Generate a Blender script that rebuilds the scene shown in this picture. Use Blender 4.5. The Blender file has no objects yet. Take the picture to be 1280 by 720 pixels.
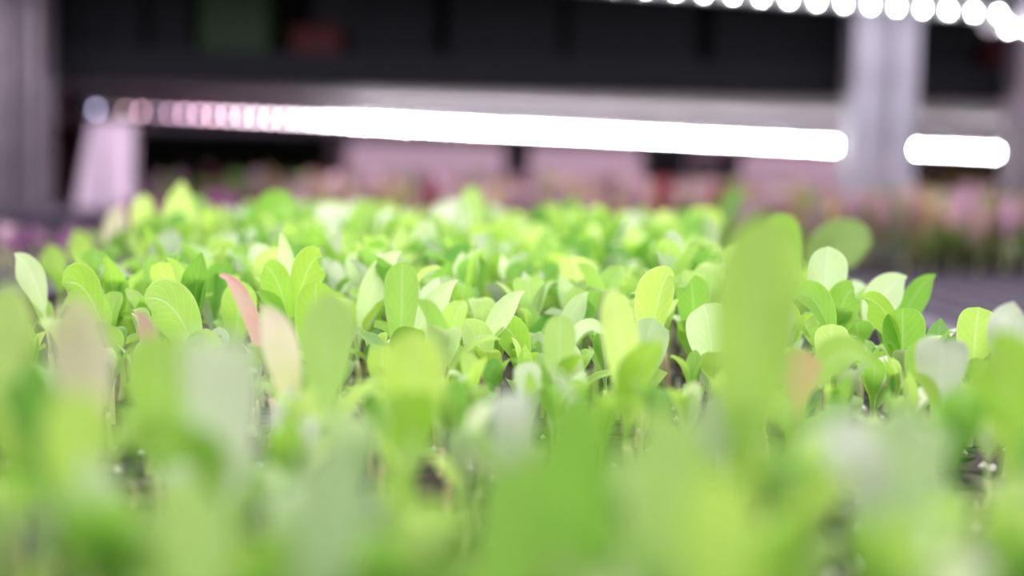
import bpy, math, random
from mathutils import Vector, Matrix

rnd = random.Random(11)
SC = bpy.context.scene
COL = SC.collection
R = math.radians

# ------------------------------------------------------------------ camera
F = 1758.0
CAM = Vector((0.0, 0.0, 1.0))
PITCH = math.atan(132.0 / F)
ROLL = 0.022
MROT = (Matrix.Rotation(math.pi / 2 - PITCH, 3, 'X') @ Matrix.Rotation(ROLL, 3, 'Z'))
cd = bpy.data.cameras.new('camera')
cam = bpy.data.objects.new('camera', cd)
COL.objects.link(cam)
cam.matrix_world = Matrix.Translation(CAM) @ MROT.to_4x4()
cd.sensor_width = 36.0
cd.lens = F * 36.0 / 1280.0
cd.clip_start = 0.005
cd.clip_end = 30
cd.dof.use_dof = True
cd.dof.focus_distance = 0.345
cd.dof.aperture_fstop = 5.55
cd.dof.aperture_ratio = 1.08
SC.camera = cam

def at(px, py, Y):
    """the point that the photo shows at pixel px, py, at depth Y along the bench"""
    v = MROT @ Vector(((px - 640) / F, (360 - py) / F, -1.0))
    return CAM + v * (Y / v.y)

SOIL = 0.940
BENCH = 0.905

# ------------------------------------------------------------------ materials
def nmat(name):
    m = bpy.data.materials.new(name); m.use_nodes = True
    nt = m.node_tree; nt.nodes.clear()
    return m, nt, nt.nodes, nt.links

def simple(name, col, rough=0.5, metal=0.0, spec=0.5, vary=0.12, scale=40.0, bump=0.0):
    m, nt, N, L = nmat(name)
    out = N.new('ShaderNodeOutputMaterial'); p = N.new('ShaderNodeBsdfPrincipled')
    L.new(p.outputs[0], out.inputs[0])
    no = N.new('ShaderNodeTexNoise'); no.inputs['Scale'].default_value = scale; no.inputs['Detail'].default_value = 4
    tc = N.new('ShaderNodeTexCoord'); L.new(tc.outputs['Object'], no.inputs['Vector'])
    mx = N.new('ShaderNodeMix'); mx.data_type = 'RGBA'
    mx.inputs[6].default_value = (*[c * (1 - vary) for c in col], 1)
    mx.inputs[7].default_value = (*[min(1, c * (1 + vary)) for c in col], 1)
    L.new(no.outputs['Fac'], mx.inputs[0]); L.new(mx.outputs[2], p.inputs['Base Color'])
    p.inputs['Roughness'].default_value = rough; p.inputs['Metallic'].default_value = metal
    p.inputs['Specular IOR Level'].default_value = spec
    if bump:
        b = N.new('ShaderNodeBump'); b.inputs['Strength'].default_value = bump; b.inputs['Distance'].default_value = 0.001
        L.new(no.outputs['Fac'], b.inputs['Height']); L.new(b.outputs[0], p.inputs['Normal'])
    return m

def emit(name, col, s):
    m, nt, N, L = nmat(name)
    out = N.new('ShaderNodeOutputMaterial'); e = N.new('ShaderNodeEmission')
    e.inputs[0].default_value = (*col, 1); e.inputs[1].default_value = s
    L.new(e.outputs[0], out.inputs[0])
    return m

def leaf_mat(name, blade, vein, thru, rough=0.42, spec=0.5, tr=0.45, tint=None, coat=0.0):
    """blade colour, rib colour, colour of the light that passes through; tint = a second colour in patches"""
    m, nt, N, L = nmat(name)
    out = N.new('ShaderNodeOutputMaterial'); p = N.new('ShaderNodeBsdfPrincipled')
    t = N.new('ShaderNodeBsdfTranslucent'); ms = N.new('ShaderNodeMixShader')
    uv = N.new('ShaderNodeUVMap'); sep = N.new('ShaderNodeSeparateXYZ'); L.new(uv.outputs[0], sep.inputs[0])
    def math_(op, a, b=None, clamp=False):
        n = N.new('ShaderNodeMath'); n.operation = op; n.use_clamp = clamp
        for i, v in enumerate((a, b)):
            if v is None: continue
            if isinstance(v, (int, float)): n.inputs[i].default_value = v
            else: L.new(v, n.inputs[i])
        return n.outputs[0]
    u = math_('ABSOLUTE', math_('SUBTRACT', sep.outputs[0], 0.5))          # 0 at the midrib .. 0.5 at the edge
    rib = math_('SUBTRACT', 1.0, math_('MULTIPLY', u, 22.0), True)
    # side veins run off the rib at a slant
    sv = math_('SINE', math_('MULTIPLY', math_('SUBTRACT', sep.outputs[1], math_('MULTIPLY', u, 0.55)), 58.0))
    sv = math_('MULTIPLY', math_('POWER', math_('MAXIMUM', sv, 0.0), 8.0), 0.35)
    edge = math_('MULTIPLY', math_('SUBTRACT', math_('MULTIPLY', u, 2.0), 0.90, True), 7.0, True)
    vf = math_('MAXIMUM', rib, math_('MAXIMUM', sv, edge), True)
    vf = math_('MULTIPLY', vf, 0.62)
    no = N.new('ShaderNodeTexNoise'); no.inputs['Scale'].default_value = 120; no.inputs['Detail'].default_value = 3
    tc = N.new('ShaderNodeTexCoord'); L.new(tc.outputs['Object'], no.inputs['Vector'])
    geo = N.new('ShaderNodeNewGeometry'); oi = N.new('ShaderNodeObjectInfo')
    rr = math_('FRACT', math_('ADD', geo.outputs['Random Per Island'], oi.outputs['Random']))
    val = math_('ADD', math_('MULTIPLY', rr, 0.42), 0.79)
    val = math_('MULTIPLY', val, math_('ADD', math_('MULTIPLY', no.outputs['Fac'], 0.3), 0.85))
    hue = math_('ADD', math_('MULTIPLY', math_('SUBTRACT', rr, 0.5), -0.035), 0.5)
    def colour(c, v):
        mx = N.new('ShaderNodeMix'); mx.data_type = 'RGBA'
        mx.inputs[6].default_value = (*c, 1); mx.inputs[7].default_value = (*v, 1)
        L.new(vf, mx.inputs[0]); o = mx.outputs[2]
        if tint:
            n2 = N.new('ShaderNodeTexNoise'); n2.inputs['Scale'].default_value = 70
            L.new(tc.outputs['Object'], n2.inputs['Vector'])
            r2 = N.new('ShaderNodeMapRange'); r2.inputs[1].default_value = 0.42; r2.inputs[2].default_value = 0.62
            L.new(n2.outputs['Fac'], r2.inputs[0])
            m2 = N.new('ShaderNodeMix'); m2.data_type = 'RGBA'
            L.new(r2.outputs[0], m2.inputs[0]); L.new(o, m2.inputs[6]); m2.inputs[7].default_value = (*tint, 1)
            o = m2.outputs[2]
        h = N.new('ShaderNodeHueSaturation'); L.new(hue, h.inputs['Hue']); L.new(val, h.inputs['Value'])
        L.new(o, h.inputs['Color'])
        return h.outputs[0]
    L.new(colour(blade, vein), p.inputs['Base Color'])
    L.new(colour(thru, vein), t.inputs[0])
    p.inputs['Roughness'].default_value = rough; p.inputs['Specular IOR Level'].default_value = spec
    b = N.new('ShaderNodeBump'); b.inputs['Strength'].default_value = 0.35; b.inputs['Distance'].default_value = 0.0006
    b.invert = True
    L.new(vf, b.inputs['Height']); L.new(b.outputs[0], p.inputs['Normal'])
    ms.inputs[0].default_value = tr
    L.new(p.outputs[0], ms.inputs[1]); L.new(t.outputs[0], ms.inputs[2]); L.new(ms.outputs[0], out.inputs[0])
    return m

LM = {
    'lime':  leaf_mat('leaf_lime', (0.43, 0.68, 0.13), (0.68, 0.81, 0.40), (0.52, 0.80, 0.14)),
    'yellow': leaf_mat('leaf_yellow_lime', (0.50, 0.71, 0.20), (0.70, 0.82, 0.44), (0.58, 0.81, 0.22)),
    'green': leaf_mat('leaf_bright_green', (0.29, 0.55, 0.08), (0.54, 0.73, 0.28), (0.40, 0.71, 0.08)),
    'deep':  leaf_mat('leaf_deep_green', (0.18, 0.40, 0.08), (0.38, 0.58, 0.24), (0.26, 0.56, 0.07), 0.36, 0.6),
    'pale':  leaf_mat('leaf_pale_mint', (0.64, 0.77, 0.46), (0.80, 0.88, 0.66), (0.64, 0.85, 0.38), 0.38, 0.6, 0.35),
    'silver': leaf_mat('leaf_silvery_sheen', (0.72, 0.76, 0.64), (0.84, 0.87, 0.78), (0.64, 0.78, 0.48), 0.30, 0.8, 0.25),  # whitish gloss of the leaves is put into this pale base colour
    'blush': leaf_mat('leaf_blushed', (0.70, 0.68, 0.46), (0.82, 0.74, 0.62), (0.74, 0.76, 0.38), 0.42, 0.5, 0.4, tint=(0.78, 0.68, 0.56)),
    'pink':  leaf_mat('leaf_pink', (0.74, 0.44, 0.42), (0.82, 0.58, 0.52), (0.74, 0.40, 0.33), 0.42, 0.5, 0.35, tint=(0.70, 0.54, 0.42)),
    'bronze': leaf_mat('leaf_bronze', (0.50, 0.50, 0.20), (0.60, 0.58, 0.30), (0.60, 0.56, 0.18), 0.42, 0.5, 0.4, tint=(0.64, 0.40, 0.27)),
    'rose':  leaf_mat('leaf_rose', (0.56, 0.32, 0.37), (0.66, 0.44, 0.48), (0.56, 0.27, 0.32), 0.42, 0.5, 0.3, tint=(0.55, 0.40, 0.34)),
    'plum':  leaf_mat('leaf_plum', (0.34, 0.09, 0.31), (0.46, 0.2, 0.40), (0.38, 0.08, 0.28), 0.42, 0.5, 0.3),
    'wine':  leaf_mat('leaf_wine', (0.34, 0.07, 0.12), (0.50, 0.16, 0.2), (0.40, 0.05, 0.08), 0.42, 0.5, 0.3),
    'mauve': leaf_mat('leaf_mauve', (0.53, 0.35, 0.45), (0.64, 0.46, 0.56), (0.53, 0.30, 0.40), 0.42, 0.5, 0.3),
    'tan':   leaf_mat('leaf_tan', (0.58, 0.42, 0.26), (0.66, 0.5, 0.34), (0.55, 0.4, 0.2), 0.42, 0.5, 0.3),
    'moss':  leaf_mat('leaf_moss', (0.17, 0.30, 0.06), (0.28, 0.40, 0.14), (0.20, 0.36, 0.06), 0.42, 0.5, 0.3),
}
LKEYS = list(LM)
STEM = simple('stem_pale_green', (0.60, 0.62, 0.30), 0.5, vary=0.2, scale=300)
STEMP = simple('stem_pinkish', (0.66, 0.44, 0.34), 0.5, vary=0.2, scale=300)
BLACKP = simple('black_plastic', (0.010, 0.011, 0.014), 0.6, vary=0.3, spec=0.08)
MATP = simple('black_plastic_lilac_sheen', (0.085, 0.068, 0.105), 0.5, vary=0.5, scale=60)  # lilac light sheen on black plastic, put into the base colour
SOILM = simple('damp_growing_medium', (0.045, 0.03, 0.024), 0.9, vary=0.7, scale=500, bump=1.0)
PERL = simple('perlite_white', (0.75, 0.72, 0.66), 0.8, vary=0.1)
STEEL = simple('galvanised_steel', (0.38, 0.38, 0.45), 0.45, 0.35, vary=0.10, scale=18)
STEELD = simple('weathered_steel', (0.20, 0.17, 0.20), 0.55, 0.2, vary=0.5, scale=14)
ALU = simple('grey_aluminium', (0.30, 0.29, 0.31), 0.5, 0.0, vary=0.05)
WHITE = simple('white_board', (0.66, 0.58, 0.64), 0.6, vary=0.08, scale=8)
PINKW = simple('pinkish_wall_paint', (0.74, 0.54, 0.64), 0.7, vary=0.10, scale=5)
DARKW = simple('dark_wall_tone', (0.03, 0.032, 0.036), 0.8, vary=0.2, scale=5)
FLOORM = simple('grey_concrete', (0.20, 0.19, 0.20), 0.8, vary=0.2, scale=6)
LILAC = simple('lilac_white_plastic', (0.78, 0.62, 0.78), 0.5, vary=0.05)
DGREENP = simple('dark_green_plastic', (0.020, 0.040, 0.016), 0.6, vary=0.2, spec=.2)
DREDP = simple('dark_red_plastic', (0.06, 0.008, 0.011), 0.6, vary=0.2, spec=.2)
OLIVEP = simple('dark_olive_plastic', (0.055, 0.06, 0.035), 0.55, vary=0.3)
GREYP = simple('grey_plastic', (0.22, 0.21, 0.24), 0.5, vary=0.1)
YELLOWP = simple('yellow_plastic', (0.72, 0.64, 0.16), 0.5, vary=0.1)
MAROONP = simple('maroon_plastic', (0.24, 0.07, 0.09), 0.5, vary=0.3, scale=12)

# ------------------------------------------------------------------ mesh helpers
def new_obj(name, verts, faces, mats, parent=None, uvs=None, mi=None, smooth=True, loc=None):
    me = bpy.data.meshes.new(name)
    me.from_pydata([tuple(v) for v in verts], [], faces)
    for m in (mats if isinstance(mats, (list, tuple)) else [mats]): me.materials.append(m)
    if mi: me.polygons.foreach_set('material_index', mi)
    if smooth: me.polygons.foreach_set('use_smooth', [True] * len(me.polygons))
    if uvs:
        l = me.uv_layers.new(name='UVMap')
        flat = []
        for f in faces:
            for v in f: flat += [uvs[v][0], uvs[v][1]]
        l.data.foreach_set('uv', flat)
    me.update()
    o = bpy.data.objects.new(name, me); COL.objects.link(o)
    if loc is not None: o.location = loc
    if parent is not None: o.parent = parent
    return o

def tag(o, label, cat, group=None, kind=None):
    o['label'] = label; o['category'] = cat
    if group: o['group'] = group
    if kind: o['kind'] = kind
    return o

def empty(name, loc=(0, 0, 0)):
    o = bpy.data.objects.new(name, None); o.location = loc; o.empty_display_size = 0.01
    COL.objects.link(o); return o

class MB:
    def __init__(s): s.v = []; s.f = []
    def box(s, x0, x1, y0, y1, z0, z1, M=None):
        b = len(s.v)
        for z in (z0, z1):
            for x, y in ((x0, y0), (x1, y0), (x1, y1), (x0, y1)):
                p = Vector((x, y, z)); s.v.append(M @ p if M else p)
        s.f += [(b, b + 3, b + 2, b + 1), (b + 4, b + 5, b + 6, b + 7)] + [(b + i, b + (i + 1) % 4, b + 4 + (i + 1) % 4, b + 4 + i) for i in range(4)]
        return s
    def frust(s, cx, cy, z0, z1, a0, b0, a1, b1, floor=True):
        """an open-topped tapered cup: half sizes a0,b0 below and a1,b1 above"""
        b = len(s.v)
        for z, a, c in ((z0, a0, b0), (z1, a1, b1)):
            for x, y in ((-a, -c), (a, -c), (a, c), (-a, c)): s.v.append(Vector((cx + x, cy + y, z)))
        s.f += [(b + i, b + 4 + i, b + 4 + (i + 1) % 4, b + (i + 1) % 4) for i in range(4)]
        if floor: s.f.append((b, b + 1, b + 2, b + 3))
        return s
    def build(s, name, mat, parent=None, bevel=0.0, **k):
        o = new_obj(name, s.v, s.f, mat, parent, smooth=False, **k)
        if bevel:
            m = o.modifiers.new('soft_edges', 'BEVEL'); m.width = bevel; m.segments = 2; m.limit_method = 'ANGLE'
        return o

# ------------------------------------------------------------------ leaves
def bez(P, t):
    a, b, c, d = P
    s = 1 - t
    return a * s ** 3 + b * 3 * s * s * t + c * 3 * s * t * t + d * t ** 3
def dbez(P, t):
    a, b, c, d = P
    s = 1 - t
    return (b - a) * 3 * s * s + (c - b) * 6 * s * t + (d - c) * 3 * t * t

def leaf_geo(P, w, face, shape='spoon', cup=0.25, pet=0.3, wave=0.0, nl=14, nw=6, ph=0.0):
    """verts, faces, uvs of one leaf: a stalk and a blade along the bezier P; w full width; face = the way the upper side looks"""
    V, Fc, U = [], [], []
    for i in range(nl + 1):
        t = i / nl
        c = bez(P, t); T = dbez(P, min(max(t, 0.001), 0.999))
        if T.length < 1e-9: T = Vector((0, 0, 1))
        T.normalize()
        n = face - T * face.dot(T)
        if n.length < 1e-4: n = Vector((0.3, -1, 0.2)) - T * Vector((0.3, -1, 0.2)).dot(T)
        n.normalize()
        B = T.cross(n)
        u = max(0.0, (t - pet) / (1 - pet))
        if shape == 'lance':
            prof = math.sin(math.pi * min(1, u) ** 0.92) ** 1.05 if 0 < u < 1 else 0
        elif shape == 'round':
            q = u ** 1.05
            prof = math.sqrt(max(0, 1 - (2 * q - 1) ** 2)) if u > 0 else 0
        else:
            q = u ** 1.35
            prof = (max(0, 1 - (2 * q - 1) ** 2)) ** 0.74 if u > 0 else 0
        sw = max(w * 0.5 * prof, 0.00055 * (1 - 0.75 * t) if t > 0.98 else 0.00055)
        if t >= 0.999: sw = 0.00022
        for j in range(nw + 1):
            s = -1 + 2 * j / nw
            off = B * (s * sw) + n * (cup * sw * (s * s)) 
            off += n * (wave * sw * abs(s) * math.sin(t * 14 + s * 2 + ph))
            if j == nw // 2: off -= n * (0.04 * sw)
            V.append(c + off); U.append((j / nw, t))
    for i in range(nl):
        for j in range(nw):
            a = i * (nw + 1) + j
            Fc.append((a, a + 1, a + nw + 2, a + nw + 1))
    return V, Fc, U

def stem_geo(p0, p1, r0, r1, bendv, n=5, k=6):
    V, Fc, U = [], [], []
    for i in range(n + 1):
        t = i / n
        c = p0.lerp(p1, t) + bendv * (math.sin(math.pi * t))
        r = r0 + (r1 - r0) * t
        for j in range(k):
            a = 2 * math.pi * j / k
            V.append(c + Vector((math.cos(a) * r, math.sin(a) * r, 0))); U.append((j / k, t))
    for i in range(n):
        for j in range(k):
            a = i * k + j; b = i * k + (j + 1) % k
            Fc.append((a, b, b + k, a + k))
    Fc.append(tuple(n * k + j for j in range(k)))
    return V, Fc, U

class Plant:
    """what one seedling is made of, in its own coordinates (root at 0,0,0)"""
    def __init__(s): s.stem = None; s.leaves = []; s.mat = STEM

def add_leaf(pl, P, w, face, mat, **k):
    pl.leaves.append((leaf_geo(P, w, face, **k), mat))

def rnd_leaf(pl, r, top, az, L, w, lean, mat, shape=None, droop=None):
    d = Vector((math.cos(az), math.sin(az), 0))
    droop = r.uniform(-0.1, 0.5) if droop is None else droop
    out = L * math.sin(lean); up = L * math.cos(lean)
    P = (top, top + d * out * 0.12 + Vector((0, 0, up * 0.42)),
         top + d * out * 0.45 + Vector((0, 0, up * (0.82 + 0.3 * droop))),
         top + d * out * (1.0 + 0.2 * droop) + Vector((0, 0, up * (1.0 - 0.25 * max(0, droop)))))
    sd = Vector((-d.y, d.x, 0)) * r.uniform(-0.5, 0.5)
    add_leaf(pl, P, w, (-d + sd + Vector((0, 0, 0.9))).normalized(), mat,
             shape=shape or r.choice(('spoon', 'spoon', 'lance', 'round')),
             cup=r.uniform(0.12, 0.5), pet=r.uniform(0.16, 0.32), wave=r.uniform(0, 0.12), ph=r.uniform(0, 6))

def make_proto(seed, H=0.034, mats=('lime',), nleaf=None, wide=1.0):
    r = random.Random(seed)
    pl = Plant(); sh = r.uniform(0.007, 0.012)
    top = Vector((r.uniform(-.001, .001), r.uniform(-.001, .001), sh))
    pl.stem = stem_geo(Vector((0, 0, -0.001)), top, 0.0009, 0.0007, Vector((r.uniform(-.0012, .0012), r.uniform(-.0012, .0012), 0)))
    pl.mat = STEMP if r.random() < 0.35 else STEM
    n = nleaf or r.choice((4, 4, 5, 5))
    a0 = r.uniform(0, 6.28)
    for i in range(n):
        az = a0 + i * 2.4 + r.uniform(-.35, .35)
        if i < 2 and r.random() < 0.4:     # seed leaves: short, round, spread
            rnd_leaf(pl, r, top, az, r.uniform(.015, .021) , r.uniform(.0065, .0085) * wide, r.uniform(.5, .95), r.choice(mats), 'round', r.uniform(.1, .5))
        else:
            L = (H - sh) * r.uniform(0.82, 1.08)
            rnd_leaf(pl, r, top, az, L, r.uniform(.0058, .0090) * wide, r.uniform(.05, .42), r.choice(mats), r.choice(('spoon', 'lance', 'lance', 'lance', 'spoon')))
    return pl

def spawn(name, pl, loc, rz=0.0, sc=1.0, parent=None):
    """a plant as an Empty with its stem and every leaf as a mesh of its own"""
    root = empty(name, loc)
    root.rotation_euler = (0, 0, rz); root.scale = (sc, sc, sc)
    V, Fc, U = pl.stem
    new_obj('stem', V, Fc, pl.mat, root, U)
    for (V, Fc, U), m in pl.leaves:
        new_obj('leaf', V, Fc, LM[m], root, U)
    return root

def dup(root, loc, rz, sc):
    c = root.copy(); COL.objects.link(c)
    c.location = loc; c.rotation_euler = (0, 0, rz); c.scale = (sc, sc, sc)
    for ch in root.children:
        k = ch.copy(); COL.objects.link(k); k.parent = c
    return c

class Mass:
    """many plants in one mesh, for what nobody could count"""
    def __init__(s): s.v = []; s.f = []; s.u = []; s.m = []
    def add(s, pl, loc, rz, sc, stem_slot=None):
        M = Matrix.Translation(loc) @ Matrix.Rotation(rz, 4, 'Z') @ Matrix.Scale(sc, 4)
        for (V, Fc, U), m in [(pl.stem, 'stem')] + pl.leaves:
            b = len(s.v)
            s.v += [M @ q for q in V]; s.u += U
            s.f += [tuple(i + b for i in f) for f in Fc]
            s.m += [LKEYS.index(m) + 1 if m != 'stem' else 0] * len(Fc)
    def build(s, name):
        return new_obj(name, s.v, s.f, [STEM] + [LM[k] for k in LKEYS], None, s.u, s.m)

# ------------------------------------------------------------------ the room
def struct(name, mb, mat):
    o = mb.build(name, mat); o['kind'] = 'structure'; return o
struct('floor', MB().box(-2.2, 2.4, -1.2, 2.9, -0.05, 0.0), FLOORM)
struct('wall_back', MB().box(-2.2, 2.4, 2.80, 2.9, 0.0, 1.075), PINKW)
struct('wall_back_gloom_1', MB().box(-2.2, 2.4, 2.78, 2.9, 1.0755, 2.4), DARKW)  # upper back wall, coloured dark for the gloom above the shelf
struct('wall_left', MB().box(-2.3, -2.2, -1.2, 2.9, 0.0, 2.4), DARKW)
struct('wall_right', MB().box(2.4, 2.5, -1.2, 2.9, 0.0, 2.4), DARKW)
struct('ceiling', MB().box(-2.2, 2.4, -1.2, 2.9, 2.4, 2.45), DARKW)

# ------------------------------------------------------------------ rack
rack = tag(empty('growing_rack', (0, 0, 0)), 'steel growing rack with long shelves carrying every tray of seedlings', 'rack')
MB().box(-1.5, 1.75, -0.35, 2.45, BENCH - 0.03, BENCH).build('shelf_board', BLACKP, rack, 0.003)
SH0 = at(640, 116, 1.36).z
MB().box(-1.5, 1.75, 1.36, 2.45, SH0, SH0 + 0.012).build('shelf_board', WHITE, rack, 0.001)['label'] = 'pale underside board of the upper shelf'
MB().box(-1.5, 1.75, 1.352, 1.359, SH0 + 0.001, SH0 + 0.034).build('shelf_beam', BLACKP, rack, 0.001)['label'] = 'black front beam of the upper shelf'

def upright(x0, x1, y0, mat, zt=2.0):
    w = x1 - x0; m = MB()
    # folded channel: two flanges, two raised bands and a recessed web with slots
    m.box(x0, x0 + w * .10, y0, y0 + .045, 0, zt)
    m.box(x1 - w * .10, x1, y0, y0 + .045, 0, zt)
    m.box(x0 + w * .10, x0 + w * .40, y0 + .004, y0 + .008, 0, zt)
    m.box(x0 + w * .60, x1 - w * .10, y0 + .004, y0 + .008, 0, zt)
    m.box(x0 + w * .40, x0 + w * .60, y0 + .012, y0 + .015, 0, zt)
    z = 0.05
    while z < zt - .05:   # bridges between the slots of the raised bands
        m.box(x0 + w * .18, x0 + w * .32, y0 + .002, y0 + .004, z, z + .022)
        m.box(x0 + w * .68, x1 - w * .18, y0 + .002, y0 + .004, z, z + .022)
        z += .05
    return m.build('post', mat, rack, 0.0008)
PY = 1.29
xr0, xr1 = at(1067, 110, PY).x, at(1148, 110, PY).x
upright(xr0, xr1, PY, STEEL)
upright(at(1276, 110, PY).x, at(1276, 110, PY).x + .05, PY, STEELD)
p = upright(at(-40, 110, PY).x, at(10, 110, PY).x, PY, STEELD); p['label'] = 'mottled mauve-grey post at the far side'
p = upright(at(17, 110, PY).x, at(48, 110, PY).x, PY + .002, STEELD)

# ------------------------------------------------------------------ light bars
LEDW = emit('led_white', (0.98, 0.95, 1.0), 260.0)
LEDT = emit('led_white_upper', (0.94, 1.0, 1.0), 130.0)
def led_mat(s, c=(1.0, 0.80, 0.90)):
    return emit('led_dim', c, s * 1.2)
def light_bar(label, A, B, n, mats, size, drop=0.004, housing_h=0.012):
    """an aluminium bar from A to B with n diodes along its face"""
    root = tag(empty('grow_light_bar', A), label, 'grow light', 'diode light bars hanging over the trays')
    d = B - A; Lh = Vector((d.x, d.y, 0)).normalized(); nrm = Vector((Lh.y, -Lh.x, 0))   # nrm looks back to the aisle
    m = MB()
    ext = Lh * 0.012
    a = A - ext - A; b = B + ext - A
    V = []
    for P in (a, b):
        for y, z in ((.004, -.003), (.004, housing_h), (.024, housing_h), (.024, .004), (.014, -.003)):
            V.append(P - nrm * y + Vector((0, 0, z)))
    Fc = [(0, 1, 2, 3, 4), (9, 8, 7, 6, 5)] + [(i, i + 5, (i + 1) % 5 + 5, (i + 1) % 5) for i in range(5)]
    new_obj('housing', V, Fc, ALU, root, smooth=False)
    # two hanger clips
    for t in (0.12, 0.88):
        c = a.lerp(b, t); q = MB()
        q.box(-.006, .006, -.026, -.002, housing_h - .001, housing_h + .006, Matrix.Translation(c) @ Matrix.Rotation(math.atan2(d.y, d.x), 4, 'Z'))
        q.build('hanger_clip', STEEL, root)
    # one diode: a low dome on a square foot
    hs = size / 2; DV = []; DF = []
    rings = ((1.0, 0.0), (1.0, .35), (.72, .62), (.3, .75))
    for rr, h in rings:
        for k in range(8):
            an = 2 * math.pi * (k + .5) / 8
            DV.append(Lh * (math.cos(an) * hs * rr) + Vector((0, 0, math.sin(an) * hs * rr)) + nrm * (h * hs))
    for i in range(3):
        for k in range(8):
            DF.append((i * 8 + k, i * 8 + (k + 1) % 8, (i + 1) * 8 + (k + 1) % 8, (i + 1) * 8 + k))
    DF.append(tuple(24 + k for k in range(8)))
    cache = {}
    first = None
    for i in range(n):
        mt = mats(i)
        if mt is None: continue
        if mt.name not in cache:
            me = bpy.data.meshes.new('diode'); me.from_pydata([tuple(v) for v in DV], [], DF); me.materials.append(mt); me.update()
            cache[mt.name] = me
        o = bpy.data.objects.new('diode', cache[mt.name]); COL.objects.link(o)
        o.parent = root; o.location = d * (i / (n - 1)) + nrm * (-.003)
    return root
dim = [(.62, .6, .9), (.10, .07, .08), (.5, .34, .36), (.85, .5, .65), (.35, .24, .3), (.8, .5, .72), (1.2, .75, 1.05), (1.5, .95, 1.25), (1.7, 1.1, 1.35), (1.9, 1.4, 1.7),
       (2.1, 1.6, 1.9), (2.3, 1.8, 2.1), (2.5, 2.0, 2.3), (2.8, 2.3, 2.6), (3.3, 2.8, 3.1), (4.2, 3.7, 4.1), (6, 5.4, 6), (9, 8.4, 9), (14, 13, 14)]
DIM = [led_mat(9.5, c) for c in dim]  # falloff with viewing angle, put into each diode's colour and strength
bm = light_bar('long glowing light bar across the middle, dimmer towards its mauve end', at(120, 137, 1.50), at(1057, 183, 1.78), 60,
               lambda i: DIM[i] if i < len(DIM) else LEDW, 0.0044)
br = light_bar('short glowing light bar past the pale post, seen low at the edge', at(1149, 187, 1.78), at(1400, 197, 1.86), 17, lambda i: LEDW, 0.0044)
bt = light_bar('near glowing light bar along the top, its diodes strung like beads', at(450, -40, .84), at(1252, 17, .985), 23, lambda i: LEDT, 0.0030)
b2 = light_bar('light bar tucked behind the bead-like top one, mostly out of view', at(1264, 34, 1.14), at(1500, 46, 1.20), 11, lambda i: LEDW, 0.0034)

# ------------------------------------------------------------------ trays
def tray(name, label, x0, x1, y0, y1, z0, z1, cell, mat, rot=0.0, piv=(0, 0), group=None):
    """a plug tray: rim, skirt, and a grid of tapered cups"""
    root = tag(empty(name, ((x0 + x1) / 2, (y0 + y1) / 2, z0)), label, 'tray', group)
    if rot:
        M = Matrix.Translation((piv[0], piv[1], 0)) @ Matrix.Rotation(rot, 4, 'Z') @ Matrix.Translation((-piv[0], -piv[1], 0))
        root.matrix_world = M @ Matrix.Translation(root.location)
    W, D, H = x1 - x0, y1 - y0, z1 - z0
    m = MB(); rim = 0.010
    nx = max(1, int((W - 2 * rim) / cell)); ny = max(1, int((D - 2 * rim) / cell))
    cx = (W - 2 * rim) / nx; cy = (D - 2 * rim) / ny; g = 0.14
    for i in range(nx + 1):
        x = -W / 2 + rim + i * cx
        m.box(x - cx * g / 2, x + cx * g / 2, -D / 2 + rim, D / 2 - rim, H - .0022, H - .001)
    for j in range(ny + 1):
        y = -D / 2 + rim + j * cy
        m.box(-W / 2 + rim, W / 2 - rim, y - cy * g / 2, y + cy * g / 2, H - .0021, H - .0009)
    for i in range(nx):
        for j in range(ny):
            m.frust(-W / 2 + rim + (i + .5) * cx, -D / 2 + rim + (j + .5) * cy, .004, H - .0015, cx * .28, cy * .28, cx * (1 - g) / 2, cy * (1 - g) / 2)
    m.build('cell_grid', mat, root)
    s = MB(); t = .0016
    for a in ((-W / 2, W / 2, -D / 2, -D / 2 + t), (-W / 2, W / 2, D / 2 - t, D / 2), (-W / 2, -W / 2 + t, -D / 2, D / 2), (W / 2 - t, W / 2, -D / 2, D / 2)):
        s.box(*a, 0, H)
    for a in ((-W / 2 - .004, W / 2 + .004, -D / 2 - .004, -D / 2 + rim), (-W / 2 - .004, W / 2 + .004, D / 2 - rim, D / 2 + .004),
              (-W / 2 - .004, -W / 2 + rim, -D / 2 + rim, D / 2 - rim), (W / 2 - rim, W / 2 + .004, -D / 2 + rim, D / 2 - rim)):
        s.box(*a, H - .001, H + .001)
    s.build('rim', mat, root)
    return root

YAW = R(6)
TC = (-0.005, 0.36)         # centre of the main tray
TW, TD = 0.272, 0.82
def t2w(u, v):              # tray coordinates (u across, v away from the camera) to the bench
    c, s = math.cos(YAW), math.sin(YAW)
    return Vector((TC[0] + c * u - s * v, TC[1] + s * u + c * v, SOIL))
root = tray('plug_tray', 'black plug tray under the dense green lettuce seedlings', TC[0] - TW / 2, TC[0] + TW / 2, TC[1] - TD / 2, TC[1] + TD / 2,
            BENCH + .0005, SOIL, 0.0145, BLACKP, YAW, TC)
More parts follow.
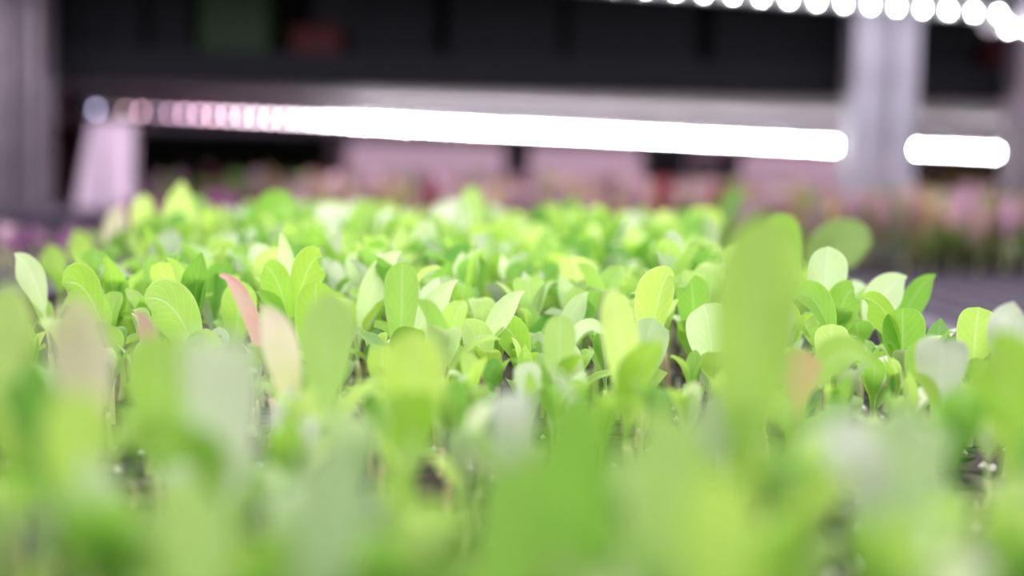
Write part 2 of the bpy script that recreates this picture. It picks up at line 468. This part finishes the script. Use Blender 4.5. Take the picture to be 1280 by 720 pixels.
# growing medium of that tray: a lumpy surface just inside its rim
V = []; Fc = []; U = []
nx, ny = 60, 180
for j in range(ny + 1):
    for i in range(nx + 1):
        u = -TW / 2 + .011 + (TW - .022) * i / nx; v = -TD / 2 + .011 + (TD - .022) * j / ny
        V.append(Vector((u, v, SOIL - BENCH - .0022 + rnd.uniform(-.0012, .0014)))); U.append((i / nx, j / ny))
for j in range(ny):
    for i in range(nx):
        a = j * (nx + 1) + i; Fc.append((a, a + 1, a + nx + 2, a + nx + 1))
new_obj('growing_medium', V, Fc, SOILM, root, U)
V = []; Fc = []
for k in range(900):
    u = rnd.uniform(-.12, .12); v = rnd.uniform(-.38, .2); s = rnd.uniform(.0006, .0014); b = len(V)
    z = SOIL - BENCH - .001
    V += [Vector((u + s * rnd.uniform(.7, 1.2) * q[0], v + s * rnd.uniform(.7, 1.2) * q[1], z + s * q[2])) for q in ((1, 0, 0), (-1, 0, 0), (0, 1, 0), (0, -1, 0), (0, 0, 1), (0, 0, -1))]
    Fc += [tuple(b + i for i in f) for f in ((0, 2, 4), (2, 1, 4), (1, 3, 4), (3, 0, 4), (2, 0, 5), (1, 2, 5), (3, 1, 5), (0, 3, 5))]
o = new_obj('perlite', V, Fc, PERL, root, smooth=False); o['kind'] = 'stuff'; o['label'] = 'white perlite crumbs on the dark growing medium'

tray('plug_tray', 'empty black plug tray with a lilac sheen beside the green seedlings, before the pink bed', .185, .80, .40, 1.015, BENCH + .0005, SOIL, 0.026, MATP)
tray('plug_tray', 'empty dark plug tray just behind the green seedlings', -.21, .165, .84, 1.015, BENCH + .0005, SOIL, 0.026, MATP)
tray('plug_tray', 'dark plug tray with low magenta seedlings, beside the green bed', -.62, -.235, .62, 1.015, BENCH + .0005, SOIL, 0.026, MATP)
tray('plug_tray', 'black plug tray under the front of the pink lettuce bed', -.20, .92, 1.03, 1.27, BENCH + .0005, SOIL, 0.03, BLACKP)
tray('plug_tray', 'narrow violet plug tray of sparse magenta seedlings beside the pink bed', -.325, -.21, 1.03, 1.27, BENCH + .0005, SOIL, 0.03, MATP)
tray('plug_tray', 'dark violet plug tray beyond the magenta seedlings, under another like it', -.95, -.335, 1.03, 1.27, BENCH + .0005, SOIL, 0.03, MATP)
tray('plug_tray', 'empty dark violet plug tray stacked on top of another, before the bracket', -.95, -.335, 1.03, 1.27, SOIL + .0015, SOIL + .028, 0.03, MATP)
tray('plug_tray', 'black plug tray under the back of the pink lettuce bed, behind the post', -.36, 1.30, 1.36, 2.0, BENCH + .0005, SOIL, 0.04, BLACKP)
tray('plug_tray', 'dark violet plug tray in front of the lilac-white bracket', -1.2, -.39, 1.36, 1.84, BENCH + .0005, SOIL, 0.04, MATP)

# ------------------------------------------------------------------ seedlings
placed = []    # (root, row key)
def hero(px, py, Y, w, label, mat, lean=(0, 0), face=0.0, shape='spoon', arch=0.0, base=None, cup=.25, wave=.04, extra=2, emats=('lime', 'green'), pet=.28, low=0.0, stem='g', tip_up=0.0):
    """a seedling whose main leaf ends where the photo shows its tip; w blade width in mm; lean = root offset in mm; face = turn of the upper side"""
    T = at(px, py, Y)
    rt = Vector((T.x - lean[0] / 1000, T.y - lean[1] / 1000, SOIL))
    t = T - rt
    pl = Plant(); r = random.Random(int(px * 7 + py))
    sh = min(0.010, t.z * .3) + low / 1000
    top = Vector((0, 0, sh))
    pl.stem = stem_geo(Vector((0, 0, -.001)), top, .001, .0008, Vector((r.uniform(-.001, .001), 0, 0)))
    pl.mat = STEMP if stem == 'p' else STEM
    up = t.z - sh
    h = Vector((t.x, t.y, 0))
    A = arch / 1000
    P = (top, top + h * .12 + Vector((0, 0, up * .4 + A * .6)), top + h * (.5 + .0 * arch) + Vector((0, 0, up * .86 + A)), t)
    a = R(face)
    fv = Vector((math.sin(a), -math.cos(a), .35)).normalized()
    add_leaf(pl, P, w / 1000, fv, mat, shape=shape, cup=cup, pet=pet, wave=wave, nl=22, nw=8)
    a0 = r.uniform(0, 6.28)
    for i in range(extra):
        rnd_leaf(pl, r, top, a0 + i * 2.5, max(.014, up * r.uniform(.5, .8)), r.uniform(.007, .0095), r.uniform(.3, .7), r.choice(emats))
    o = spawn('lettuce_seedling', pl, rt)
    tag(o, label, 'seedling', 'lettuce seedlings in the front tray')
    placed.append([o, rt.x, rt.y, True])
    return o

S3 = ('lime', 'green', 'pale')
# in focus, towards the empty tray
hero(1036, 308, .375, 11.5, 'tall seedling with a pale upright oval leaf against the dark empty tray', 'pale', (1, 0), 10, 'spoon', cup=.15)
hero(1134, 346, .385, 10, 'seedling with a pale pointed leaf leaning over, beside the bright leaning one', 'pale', (13, 2), -12, 'lance', 3)
hero(1170, 343, .385, 8, 'seedling with a vivid green pointed leaf leaning out over the dark tray', 'green', (12, 0), 25, 'lance', 1)
hero(1128, 385, .345, 11, 'seedling with a broad square-topped green leaf facing out', 'green', (-1, 0), 0, 'round', cup=.1)
hero(1040, 405, .335, 8.4, 'short seedling holding up one round lime leaf on a thin stalk', 'yellow', (0, 0), 0, 'round', cup=.08, pet=.42, extra=1)
hero(1224, 384, .335, 10.5, 'seedling with a large round lime leaf next to the empty tray', 'lime', (1, 0), 6, 'round', cup=.12, pet=.34)
hero(1074, 373, .345, 8, 'seedling with a folded green leaf bowing over to its tip', 'green', (-13, 0), -60, 'lance', 5, cup=.5, emats=('pale', 'green'))
hero(992, 370, .35, 8, 'seedling with a green leaf curling sideways, its rim pale', 'green', (-12, 2), 20, 'spoon', 7, cup=.4, emats=S3)
hero(1068, 362, .37, 9, 'seedling with a glossy green leaf behind the sideways curl', 'green', (6, 0), -10, 'round', 4, cup=.2)
hero(1148, 424, .32, 11, 'seedling with a rounded lime leaf edged in yellow near the pale one', 'lime', (-2, 0), 14, 'round', cup=.25)
hero(1180, 424, .285, 10.5, 'seedling with a silvery round leaf bent over its lime neighbour', 'silver', (0, -1), -10, 'round', 3, cup=-.2, emats=('lime', 'green'))
hero(1252, 400, .31, 10, 'seedling with a green leaf rising beside a silvery one at the tray side', 'green', (-6, 0), -30, 'lance', 4)
hero(1278, 392, .30, 12, 'seedling with a crinkled silver-green leaf at the tray side', 'silver', (2, 0), -20, 'round', 4, cup=.35, wave=.15, emats=('pale', 'deep'))
hero(1000, 340, .43, 6, 'seedling with a slim green leaf half hidden by the tall pale one', 'green', (8, 0), 20, 'lance', 2)
hero(1090, 304, .52, 19, 'tall seedling with a broad oval leaf held flat above the rest', 'moss', (30, 0), 0, 'round', 9, cup=.06, pet=.42, extra=1)
hero(1100, 470, .27, 7, 'seedling whose green leaf arches in a long bow over a small gap', 'lime', (16, -4), 0, 'lance', 14, cup=.3, emats=S3)
# big soft one
hero(958, 268, .185, 12.5, 'very tall lime seedling blurred close by, rising above all others', 'lime', (2, 0), 8, 'spoon', 0, cup=.15, pet=.16, wave=.1)
hero(1004, 438, .255, 7.5, 'seedling with a small bronze-pink oval leaf', 'bronze', (1, 0), 0, 'spoon', cup=.2, pet=.4, stem='p')
# centre
hero(503, 328, .33, 8.2, 'seedling with an upright hooded leaf, olive down the middle', 'lime', (0, 0), 0, 'spoon', 2, cup=.55, pet=.12)
hero(415, 366, .245, 9, 'soft pale-lime upright leaf standing in front of the bent pale leaf', 'yellow', (1, 0), 5, 'spoon', cup=.2, pet=.15)
hero(518, 412, .215, 10.5, 'broad soft lime leaf in front of the hooded upright leaf', 'lime', (0, 0), -5, 'spoon', cup=.2, pet=.1, wave=.1)
hero(274, 344, .315, 4.6, 'seedling with a slender pink pointed leaf leaning across the green', 'pink', (-12, 0), -35, 'lance', 4, cup=.5, pet=.1, stem='p')
hero(325, 384, .265, 7, 'seedling with a blurred pinkish-beige leaf below the pink one', 'blush', (-7, 0), -10, 'lance', 3, pet=.1, stem='p')
hero(168, 391, .29, 5, 'seedling with a narrow bright pink leaf tip', 'pink', (-7, 0), -30, 'lance', 3, cup=.5, pet=.1, stem='p')
hero(842, 345, .35, 11, 'seedling with a tall cupped leaf whose tip hooks over', 'lime', (6, 0), -35, 'lance', 7, cup=.45, pet=.15, emats=S3)
hero(578, 400, .34, 8, 'seedling with a narrow lime leaf pointing up, left of the pale blade', 'yellow', (-7, 0), 15, 'lance', 1)
hero(656, 364, .345, 6, 'seedling with a thin pale blade slanting up from a green clump', 'pale', (12, 0), 35, 'lance', 1, cup=.4, emats=('green', 'deep'))
hero(700, 394, .30, 7.2, 'seedling with an oblong pale-lime leaf facing out', 'yellow', (0, 0), 0, 'round', cup=.2)
hero(762, 362, .27, 7.5, 'seedling with a soft lime strap leaf in front of the large veined leaf', 'yellow', (-4, 0), 12, 'spoon', cup=.2, pet=.1)
hero(818, 398, .325, 10.5, 'seedling with a large dull pale leaf showing its midrib', 'pale', (3, 0), 25, 'spoon', cup=.15, pet=.1)
hero(762, 420, .325, 4.5, 'seedling with two thin white-rimmed leaves bowing sideways', 'pale', (12, 0), -60, 'lance', 9, cup=.7, extra=2, emats=('pale', 'green'))
hero(350, 291, .39, 6, 'seedling with a thin pale dagger leaf standing above the bent one', 'pale', (-6, 0), -40, 'lance', 1, cup=.4)
hero(330, 332, .365, 8.5, 'seedling with a green rounded leaf beside the thin pale dagger', 'green', (-8, 0), -20, 'round', 3)
hero(402, 322, .36, 9, 'seedling with a peaked leaf folded down in a pale flap', 'green', (8, 0), 25, 'spoon', 6, cup=.5, emats=S3)
hero(395, 352, .33, 9.5, 'seedling with a square-topped cupped green leaf under the pale flap', 'green', (0, 0), 5, 'round', cup=.35, pet=.15)
hero(502, 315, .385, 8, 'seedling with a dull pale leaf twisting to a fine tip', 'pale', (12, 0), 30, 'lance', 3, cup=.3, pet=.1)
hero(572, 350, .35, 8, 'seedling with a pale leaf curving up to a sharp tip near the hooded leaf', 'pale', (13, 0), 40, 'lance', 0, cup=.4, pet=.1)
hero(622, 408, .35, 8, 'seedling with an olive-green leaf behind the thin slanting blade', 'green', (-8, 0), -15, 'round', 4)
hero(78, 355, .34, 11, 'seedling with a bright green leaf bowing outward, its rim lit', 'green', (-12, 0), -30, 'spoon', 7, cup=.3)
hero(180, 374, .335, 12, 'seedling with a broad two-toned leaf behind the narrow pink tip', 'lime', (-14, 0), -20, 'spoon', 6, cup=.15, pet=.1, emats=S3)
hero(18, 317, .385, 8.5, 'seedling with a pale leaf leaning out beside the magenta tray', 'pale', (-10, 0), -20, 'lance', 2)
hero(735, 365, .37, 6.5, 'seedling with a narrow grey-green leaf pointing up near the strap leaf', 'pale', (8, 0), 30, 'lance', 0)
hero(880, 380, .33, 11, 'seedling with a pale round-rimmed leaf beside the very tall blurred one', 'pale', (-3, 0), -10, 'round', 0, cup=.3)
hero(862, 352, .37, 9, 'seedling with a flat-topped green leaf with a white fold', 'green', (-2, 0), 0, 'round', 4, cup=.25, emats=('silver', 'green'))
hero(304, 352, .375, 9.5, 'seedling with a lime leaf rimmed pale just behind the slender pink one', 'lime', (2, 0), 10, 'spoon', 0, pet=.1)
# behind focus
hero(60, 306, .52, 11, 'blurred lime leaf at the tray side beside a taller pair', 'lime', (-5, 0), -15, 'lance')
hero(92, 288, .56, 11, 'blurred lime leaf leaning out over the magenta tray', 'lime', (-7, 0), -20, 'lance', 1)
hero(182, 243, .60, 10, 'tall lime leaf second highest in the far corner of the bed', 'yellow', (3, 0), 8, 'spoon')
hero(228, 226, .60, 14.5, 'tallest pointed lime leaf in the far corner of the bed', 'yellow', (2, 0), 10, 'lance', pet=.1)
hero(152, 256, .62, 10, 'blurred beige-pink leaf next to the tallest corner leaves', 'blush', (6, 0), 20, 'lance')
hero(368, 262, .56, 15, 'bright green leaf arching over sideways against the dark background', 'green', (20, 0), 15, 'spoon', 12, cup=.25, emats=('green', 'deep'))
hero(418, 254, .62, 17, 'blurred silvery-topped broad leaf near the arching bright green one', 'silver', (1, 0), 0, 'round', 3)
hero(488, 250, .66, 10, 'blurred lime leaf tip pointing up, between two silvery tops', 'lime', (0, 0), 0, 'lance')
hero(560, 250, .62, 17, 'blurred seedling with a silver-white cap over a green leaf', 'silver', (-2, 0), 0, 'round', 5, emats=('green', 'deep'))
hero(590, 233, .62, 11, 'blurred pale lime leaf highest above the middle of the bed', 'yellow', (0, 0), 0, 'round')
hero(278, 256, .64, 9, 'blurred slim pale-lime leaf beside the tallest corner leaf', 'yellow', (-2, 0), 0, 'lance')
hero(545, 282, .50, 10, 'blurred pale leaf leaning over in front of the silver cap', 'pale', (10, 0), 25, 'spoon', 4)
hero(672, 278, .56, 13, 'blurred yellow-lime upright leaf in mid bed', 'yellow', (0, 0), 0, 'spoon')
hero(787, 264, .66, 14, 'blurred silvery leaf standing before the pink bed', 'silver', (0, 0), 0, 'round')
hero(826, 264, .66, 12, 'blurred bright lime leaf touching the darkest green one', 'yellow', (-3, 0), 0, 'round', 3)
hero(862, 264, .66, 16, 'blurred dark green broad leaf before the pink bed', 'deep', (2, 0), 0, 'round', 2, emats=('deep', 'green'))
hero(884, 268, .60, 9, 'blurred slim pale leaf next to the darkest green one', 'pale', (-3, 0), 0, 'lance')
hero(930, 238, .67, 11, 'blurred small dark olive leaf standing furthest back', 'moss', (20, 0), 0, 'round', 0, pet=.4, emats=('moss', 'deep'))
hero(975, 268, .50, 13, 'blurred green leaf peeping out behind the very tall one', 'green', (-2, 0), 0, 'round')
# close and very soft
hero(12, 352, .20, 8, 'soft bright lime leaf close by, beside the beige-green one at the corner', 'yellow', (-1, 0), 0, 'spoon', pet=.1)
hero(88, 372, .205, 9, 'soft beige-green leaf close by, rising from a lime clump', 'blush', (-4, 0), -10, 'spoon', pet=.1, emats=('lime', 'blush'), stem='p')
hero(268, 425, .165, 9.5, 'soft dark green leaf with a grey-white sheen on its folded top', 'silver', (0, -6), 0, 'round', 5, cup=-.3, pet=.2, emats=('deep', 'deep'))  # sheen of the top painted as the silver leaf colour
hero(640, 490, .21, 6.5, 'soft seedling with a small pinkish-white round top', 'silver', (0, 4), 0, 'round', 2, emats=('blush', 'green'), stem='p')
hero(382, 526, .25, 9, 'seedling with a whitish blunt leaf lying nearly flat', 'silver', (2, 8), 0, 'round', 8, cup=.1, emats=('pale', 'green'))
hero(205, 415, .20, 11, 'soft broad lime leaf close by, in front of the pink tip', 'lime', (0, 0), 0, 'spoon', 2, pet=.1)
hero(722, 486, .14, 8, 'very soft green leaf mass right before the lens, middle', 'green', (0, 0), 0, 'round', 2, pet=.1, emats=('deep', 'green'))
hero(836, 508, .145, 8, 'very soft pale-lime leaf close before the lens', 'yellow', (0, 0), 0, 'round', 2, pet=.1)
hero(655, 560, .115, 7, 'very soft deep green leaf lowest before the lens', 'deep', (2, 0), 0, 'round', 1, pet=.1, emats=('deep', 'green'))
hero(432, 560, .135, 7.5, 'very soft grey-green leaf close before the lens', 'pale', (3, 0), 20, 'spoon', 3, pet=.1, emats=('deep', 'green'))
hero(940, 476, .19, 8, 'soft silvery slanting leaf close by the very tall one', 'silver', (9, 0), 30, 'lance', 2)
hero(1035, 545, .17, 7, 'soft grey-lilac leaf lying over a close green clump', 'silver', (-6, 5), 0, 'round', 6, cup=0)
hero(1232, 432, .21, 11, 'soft vivid green leaf close by the tray side', 'green', (-6, 0), -20, 'spoon', 4, emats=('green', 'lime'))
hero(1150, 520, .17, 9, 'soft sage leaf close by under the silvery round leaf', 'pale', (2, 0), 0, 'round', 4, emats=('deep', 'lime'))
hero(100, 490, .16, 8, 'soft lime leaf close before the lens in the lower corner', 'lime', (0, 0), 0, 'round', 2)
hero(30, 460, .18, 8, 'soft deep green leaf with a silvery rim in the corner', 'deep', (-3, 0), -20, 'spoon', 4, emats=('silver', 'deep'))
hero(250, 600, .12, 6.5, 'very soft yellow-green leaf close before the lens, lower corner', 'yellow', (0, 0), 0, 'round', 1)
hero(900, 590, .13, 7, 'very soft lime leaf before the lens, below the very tall one', 'lime', (0, 0), 0, 'round', 1, emats=('lime', 'green'))

# the sown rows
G = ('lime', 'lime', 'yellow', 'green', 'green', 'yellow', 'pale', 'pale', 'lime', 'silver', 'deep')
protos = []
for k in range(18):
    mats = list(G)
    if k in (4, 13): mats = ['lime', 'blush', 'pale', 'green']
    protos.append((make_proto(100 + k, .035, mats), k))
fprotos = [make_proto(300 + k, .036, ('lime', 'yellow', 'green', 'pale', 'silver', 'lime', 'deep'), None, 1.35) for k in range(16)]
PITCHR = 0.0142
slots = []
nrow = int((TD - .03) / PITCHR); ncol = int((TW - .026) / PITCHR)
for j in range(nrow):
    for i in range(ncol):
        u = -TW / 2 + .013 + (TW - .026) * (i + .5) / ncol + rnd.uniform(-.0035, .0035) + (.5 if j % 2 else -.5) * PITCHR * .25
        v = -TD / 2 + .015 + (TD - .03) * (j + .5) / nrow + rnd.uniform(-.003, .003)
        P = t2w(u, v)
        if P.y < .085: continue
        q = MROT.transposed() @ (P + Vector((0, 0, .02)) - CAM)
        if q.z >= -.05: continue
        sx = 640 + F * q.x / -q.z
        if not -90 < sx < 1370: continue
        if any(math.hypot(P.x - h[1], P.y - h[2]) < .0085 for h in placed if h[3]): continue
        edge = (TW / 2 - u)
        sc = rnd.uniform(.78, 1.16)
        if P.y > .42: sc *= 1 + (P.y - .42) * .55
        if edge < .05 and P.y < .6: sc *= .86
        if P.y < .31: sc *= (.64 + .22 * rnd.random()) if P.y > .17 else (.76 + .1 * rnd.random())
        if .18 < P.y < .31 and rnd.random() < .22: continue
        if u < -TW / 2 + .035 and P.y < .55: sc *= .84
        for _o, hx, hy, hw in placed:      # shorter plants before the ones that stand out
            if .30 < hy < .46 and hy - .075 < P.y < hy and abs(P.x / P.y * hy - hx) < .0085: sc = min(sc, .66)
        slots.append((P, sc, j))
slots.sort(key=lambda s: s[0].y)
NIND = 300 - len([h for h in placed])
ind, rest = slots[:NIND], slots[NIND:]
first = {}
for P, sc, j in ind:
    pl, k = rnd.choice(protos)
    rz = rnd.uniform(0, 6.283)
    if k not in first:
        o = first[k] = spawn('lettuce_seedling', pl, P, rz, sc)
    else:
        o = dup(first[k], P, rz, sc)
    n = len(pl.leaves)
    o['plant'] = k
    placed.append([o, P.x, P.y, False])
mass = Mass()
for P, sc, j in rest:
    if P.y > .45 and rnd.random() < .35: continue
    mass.add(rnd.choice(fprotos), P + Vector((0, 0, .0015)), rnd.uniform(0, 6.283), sc * 1.06)
o = mass.build('seedling_foliage')
tag(o, 'thick blurred mass of small lime seedlings filling the far half of the tray', 'seedlings', None, 'stuff')

# labels of the sown seedlings: how each looks, then its row and its place in the row
ORD = ['', 'first', 'second', 'third', 'fourth', 'fifth', 'sixth', 'seventh', 'eighth', 'ninth', 'tenth', 'eleventh', 'twelfth', 'thirteenth', 'fourteenth',
       'fifteenth', 'sixteenth', 'seventeenth', 'eighteenth', 'nineteenth', 'twentieth', 'twenty-first', 'twenty-second', 'twenty-third', 'twenty-fourth', 'twenty-fifth']
WORD = {'lime': 'lime', 'green': 'bright green', 'yellow': 'yellow-lime', 'pale': 'pale green', 'silver': 'silvery green', 'deep': 'deep green', 'blush': 'blushed'}
def row_of(x, y):
    c, s = math.cos(YAW), math.sin(YAW)
    v = -s * (x - TC[0]) + c * (y - TC[1])
    return int((v + TD / 2 - .015) / ((TD - .03) / nrow))
rows = {}
for o, x, y, h in placed: rows.setdefault(row_of(x, y), []).append((x, o, h))
rk = sorted(rows)
for ri, r_ in enumerate(rk):
    for ci, (x, o, h) in enumerate(sorted(rows[r_], key=lambda q: q[0])):
        if h: continue
        ms = [m for _g, m in protos[o['plant']][0].leaves]
        c = max(set(ms), key=lambda m: (ms.count(m), m))
        tag(o, f"{WORD[c]} seedling with {['', 'one', 'two', 'three', 'four', 'five'][len(ms)]} leaves, {ORD[ci + 1]} from left in the {ORD[min(ri + 1, 25)]} row back",
            'seedling', 'lettuce seedlings in the front tray')
        del o['plant']

# ------------------------------------------------------------------ beds behind
def bed(name, label, x0, x1, y0, y1, pitch, H, mats, n_proto=10, dens=1.0, seed=5, wide=1.2, lowmats=None):
    r = random.Random(seed)
    ps = []
    for k in range(n_proto):
        ms = [r.choice(mats) for _ in range(2)] * 3
        if lowmats: ms.append(r.choice(lowmats))
        p_ = make_proto(seed * 50 + k, H, ms, r.choice((4, 5, 6)), wide)
        if lowmats:
            for _ in range(3):
                rnd_leaf(p_, r, Vector((0, 0, .006)), r.uniform(0, 6.28), H * r.uniform(.3, .5), .010, r.uniform(.4, .9), r.choice(lowmats))
        ps.append(p_)
    m = Mass(); y = y0
    while y < y1:
        x = x0
        while x < x1:
            if r.random() < dens:
                m.add(r.choice(ps), Vector((x + r.uniform(-.4, .4) * pitch, y + r.uniform(-.4, .4) * pitch, SOIL + .0025)), r.uniform(0, 6.28), r.uniform(.82, 1.12))
            x += pitch
        y += pitch
    o = m.build(name)
    return tag(o, label, 'lettuce bed', None, 'stuff')
bed('pink_lettuce_foliage', 'blurred bed of pink and rose young lettuce beyond the empty tray', -.17, .90, 1.045, 1.255, .027, .060, ('rose', 'rose', 'mauve', 'mauve', 'tan', 'tan', 'wine', 'mauve'), 16, 1.0, 7, 1.6, ('moss',))
bed('pink_lettuce_foliage', 'blurred back bed of wine-red lettuce behind the pale post', -.34, 1.28, 1.38, 1.98, .042, .062, ('rose', 'wine', 'tan', 'moss', 'mauve'), 12, 1.0, 9, 2.0, ('wine',))
bed('magenta_foliage', 'low magenta seedlings in the dark tray beside the green bed', -.60, -.25, .80, 1.0, .020, .018, ('plum', 'plum', 'mauve'), 8, .8, 13, 1.0)
bed('magenta_foliage', 'sparse magenta seedlings in the violet tray beside the pink bed', -.305, -.205, 1.05, 1.25, .026, .040, ('plum', 'plum', 'wine'), 8, .75, 15, 1.3)

# ------------------------------------------------------------------ things behind the trays
def crate(label, px0, px1, py0, py1, Y, depth, mat, cat='crate', name='storage_crate', base=None, ribs=5, taper=.0):
    """an open crate whose front face stands at depth Y: tapered walls, a rim and ribs"""
    a = at(px0, py1, Y); b = at(px1, py0, Y)
    z0 = base if base is not None else a.z
    W = b.x - a.x; H = b.z - z0; cx = (a.x + b.x) / 2
    root = tag(empty(name, (cx, Y + depth / 2, z0)), label, cat)
    m = MB(); t = min(.004, W * .05); h = W / 2; k = depth / 2
    m.box(-h + .002, h - .002, -k + .002, -k + t, 0, H * .97).box(-h + .002, h - .002, k - t, k - .002, 0, H * .97)
    m.box(-h + .002, -h + t, -k + t, k - t, 0, H * .97).box(h - t, h - .002, -k + t, k - t, 0, H * .97).box(-h + t, h - t, -k + t, k - t, 0, t)
    for i in range(ribs):
        x = -h + W * (i + .5) / ribs
        m.box(x - .0025, x + .0025, -k - .001, -k + .002, H * .04, H * .92)
    m.build('body', mat, root, .0012)
    s = MB(); s.box(-h - .001, h + .001, -k - .002, -k + t, H * .93, H).box(-h - .001, h + .001, k - t, k + .002, H * .93, H)
    s.box(-h - .001, -h + t, -k + t, k - t, H * .93, H).box(h - t, h + .001, -k + t, k - t, H * .93, H)
    s.build('rim', mat, root, .001)
    return root
ZT = SH0 + .0125
for lab, a, b, top, mt, nm in (
    ('black crate on the upper shelf next to the mottled post', 40, 180, -60, BLACKP, 'storage_crate'),
    ('narrow black crate on the upper shelf beside the dark green one', 186, 240, -60, BLACKP, 'storage_crate'),
    ('dark green crate on the upper shelf', 246, 338, -60, DGREENP, 'storage_crate'),
    ('small dark red crate on the upper shelf', 362, 428, 36, DREDP, 'storage_crate'),
    ('wide black crate on the upper shelf right of the dark red one', 436, 548, -60, BLACKP, 'storage_crate'),
    ('black crate on the upper shelf above the middle of the light bar', 556, 700, -60, BLACKP, 'storage_crate'),
    ('black crate on the upper shelf, second from the pale post', 708, 880, -60, BLACKP, 'storage_crate'),
    ('black crate on the upper shelf against the pale post', 888, 1085, -60, BLACKP, 'storage_crate'),
    ('black crate on the upper shelf past the pale post', 1120, 1225, -60, BLACKP, 'storage_crate'),
    ('dark maroon crate on the upper shelf at the far end past the pale post', 1232, 1330, 50, DREDP, 'storage_crate')):
    crate(lab, a, b, top, 100, 1.375, .30, mt, base=ZT)

# low things on the lower shelf behind the beds, Y about 2.15
B2 = BENCH + .001
crate('dark olive crate under the dim end of the long light bar', 168, 412, 168, 260, 2.10, .25, OLIVEP, base=B2, ribs=9)
crate('small maroon crate between the mottled posts and the lilac bracket', 58, 100, 150, 260, 2.05, .2, MAROONP, base=B2, ribs=3)
crate('dark green-grey pot standing against the pink wall', 628, 664, 176, 260, 2.12, .06, OLIVEP, 'pot', 'plant_pot', base=B2, ribs=3)
crate('grey box standing behind the pink bed, beside a lilac one', 806, 862, 185, 260, 2.10, .1, GREYP, 'box', 'storage_box', base=B2, ribs=3)
crate('lilac-white box behind the pink bed', 866, 902, 192, 260, 2.10, .08, LILAC, 'box', 'storage_box', base=B2, ribs=2)
crate('narrow grey box behind the pink bed next to the lilac one', 906, 928, 188, 260, 2.12, .08, GREYP, 'box', 'storage_box', base=B2, ribs=2)
crate('yellow tub behind the pink bed past the pale post', 1184, 1236, 206, 260, 2.08, .08, YELLOWP, 'tub', 'plastic_tub', base=B2, ribs=2)
crate('pale lilac box behind the yellow tub', 1130, 1290, 196, 262, 2.20, .1, LILAC, 'box', 'storage_box', base=B2, ribs=4)

# the lilac-white bracket: an upright leaf and a slanting one meeting at the top
br_ = tag(empty('shelf_bracket', at(125, 262, 1.342)), 'lilac-white angled bracket standing below the dim end of the long light bar', 'bracket')
def slab(px, Y, th, name):
    V = []
    for y in (0, th):
        for q in px:
            P = at(q[0], q[1], Y); P.z = SOIL + .0012 if q[1] > 250 else P.z
            V.append(P - Vector(br_.location) + Vector((0, y, 0)))
    n = len(px)
    Fc = [tuple(range(n)), tuple(range(2 * n - 1, n - 1, -1))] + [(i, i + n, (i + 1) % n + n, (i + 1) % n) for i in range(n)]
    o = new_obj(name, V, Fc, LILAC, br_, smooth=False)
    m = o.modifiers.new('soft_edges', 'BEVEL'); m.width = .002; m.segments = 2
slab([(131, 262), (165, 262), (165, 152), (128, 152)], 1.342, .014, 'upright')
slab([(84, 262), (124, 262), (127, 152), (112, 152)], 1.344, .012, 'brace')

# ------------------------------------------------------------------ light
def area(name, loc, rot, sx, sy, power, col=(1, .97, 1)):
    l = bpy.data.lights.new(name, 'AREA'); l.shape = 'RECTANGLE'; l.size = sx; l.size_y = sy; l.energy = power; l.color = col
    o = bpy.data.objects.new(name, l); COL.objects.link(o); o.location = loc; o.rotation_euler = rot
    return o
# the tubes over the front tray, over the frame of the picture
area('unseen_tube_light', (0, .80, 1.20), (R(-14), 0, 0), 1.3, .05, 2.8)
area('unseen_tube_light', (0, .50, 1.20), (R(-8), 0, 0), 1.3, .05, 3.1)
area('unseen_tube_light', (0, .20, 1.20), (R(12), 0, 0), 1.3, .05, 2.5)
area('unseen_tube_light', (0, -.12, 1.20), (R(38), 0, 0), 1.3, .05, 1.3)
area('unseen_tube_light', (.2, 1.15, 1.19), (0, 0, 0), 1.9, .03, 5.4, (1, .90, .98))
area('unseen_tube_light', (.2, 2.42, 1.055), (R(50), 0, 0), 2.6, .02, 4.5, (1, .86, .96))  # added unseen light low under the upper shelf, brightens the pink wall

w = bpy.data.worlds.new('world'); SC.world = w; w.use_nodes = True
w.node_tree.nodes['Background'].inputs[0].default_value = (.75, .70, .85, 1)
w.node_tree.nodes['Background'].inputs[1].default_value = 0.20

SC.view_settings.view_transform = 'Standard'; SC.view_settings.look = 'None'
SC.view_settings.gamma = 1.0; SC.view_settings.exposure = 0.13; SC.view_settings.use_curve_mapping = False
SC.cycles.use_denoising = True
SC.cycles.max_bounces = 10; SC.cycles.transmission_bounces = 6; SC.cycles.diffuse_bounces = 6
SC.cycles.sample_clamp_indirect = 6.0
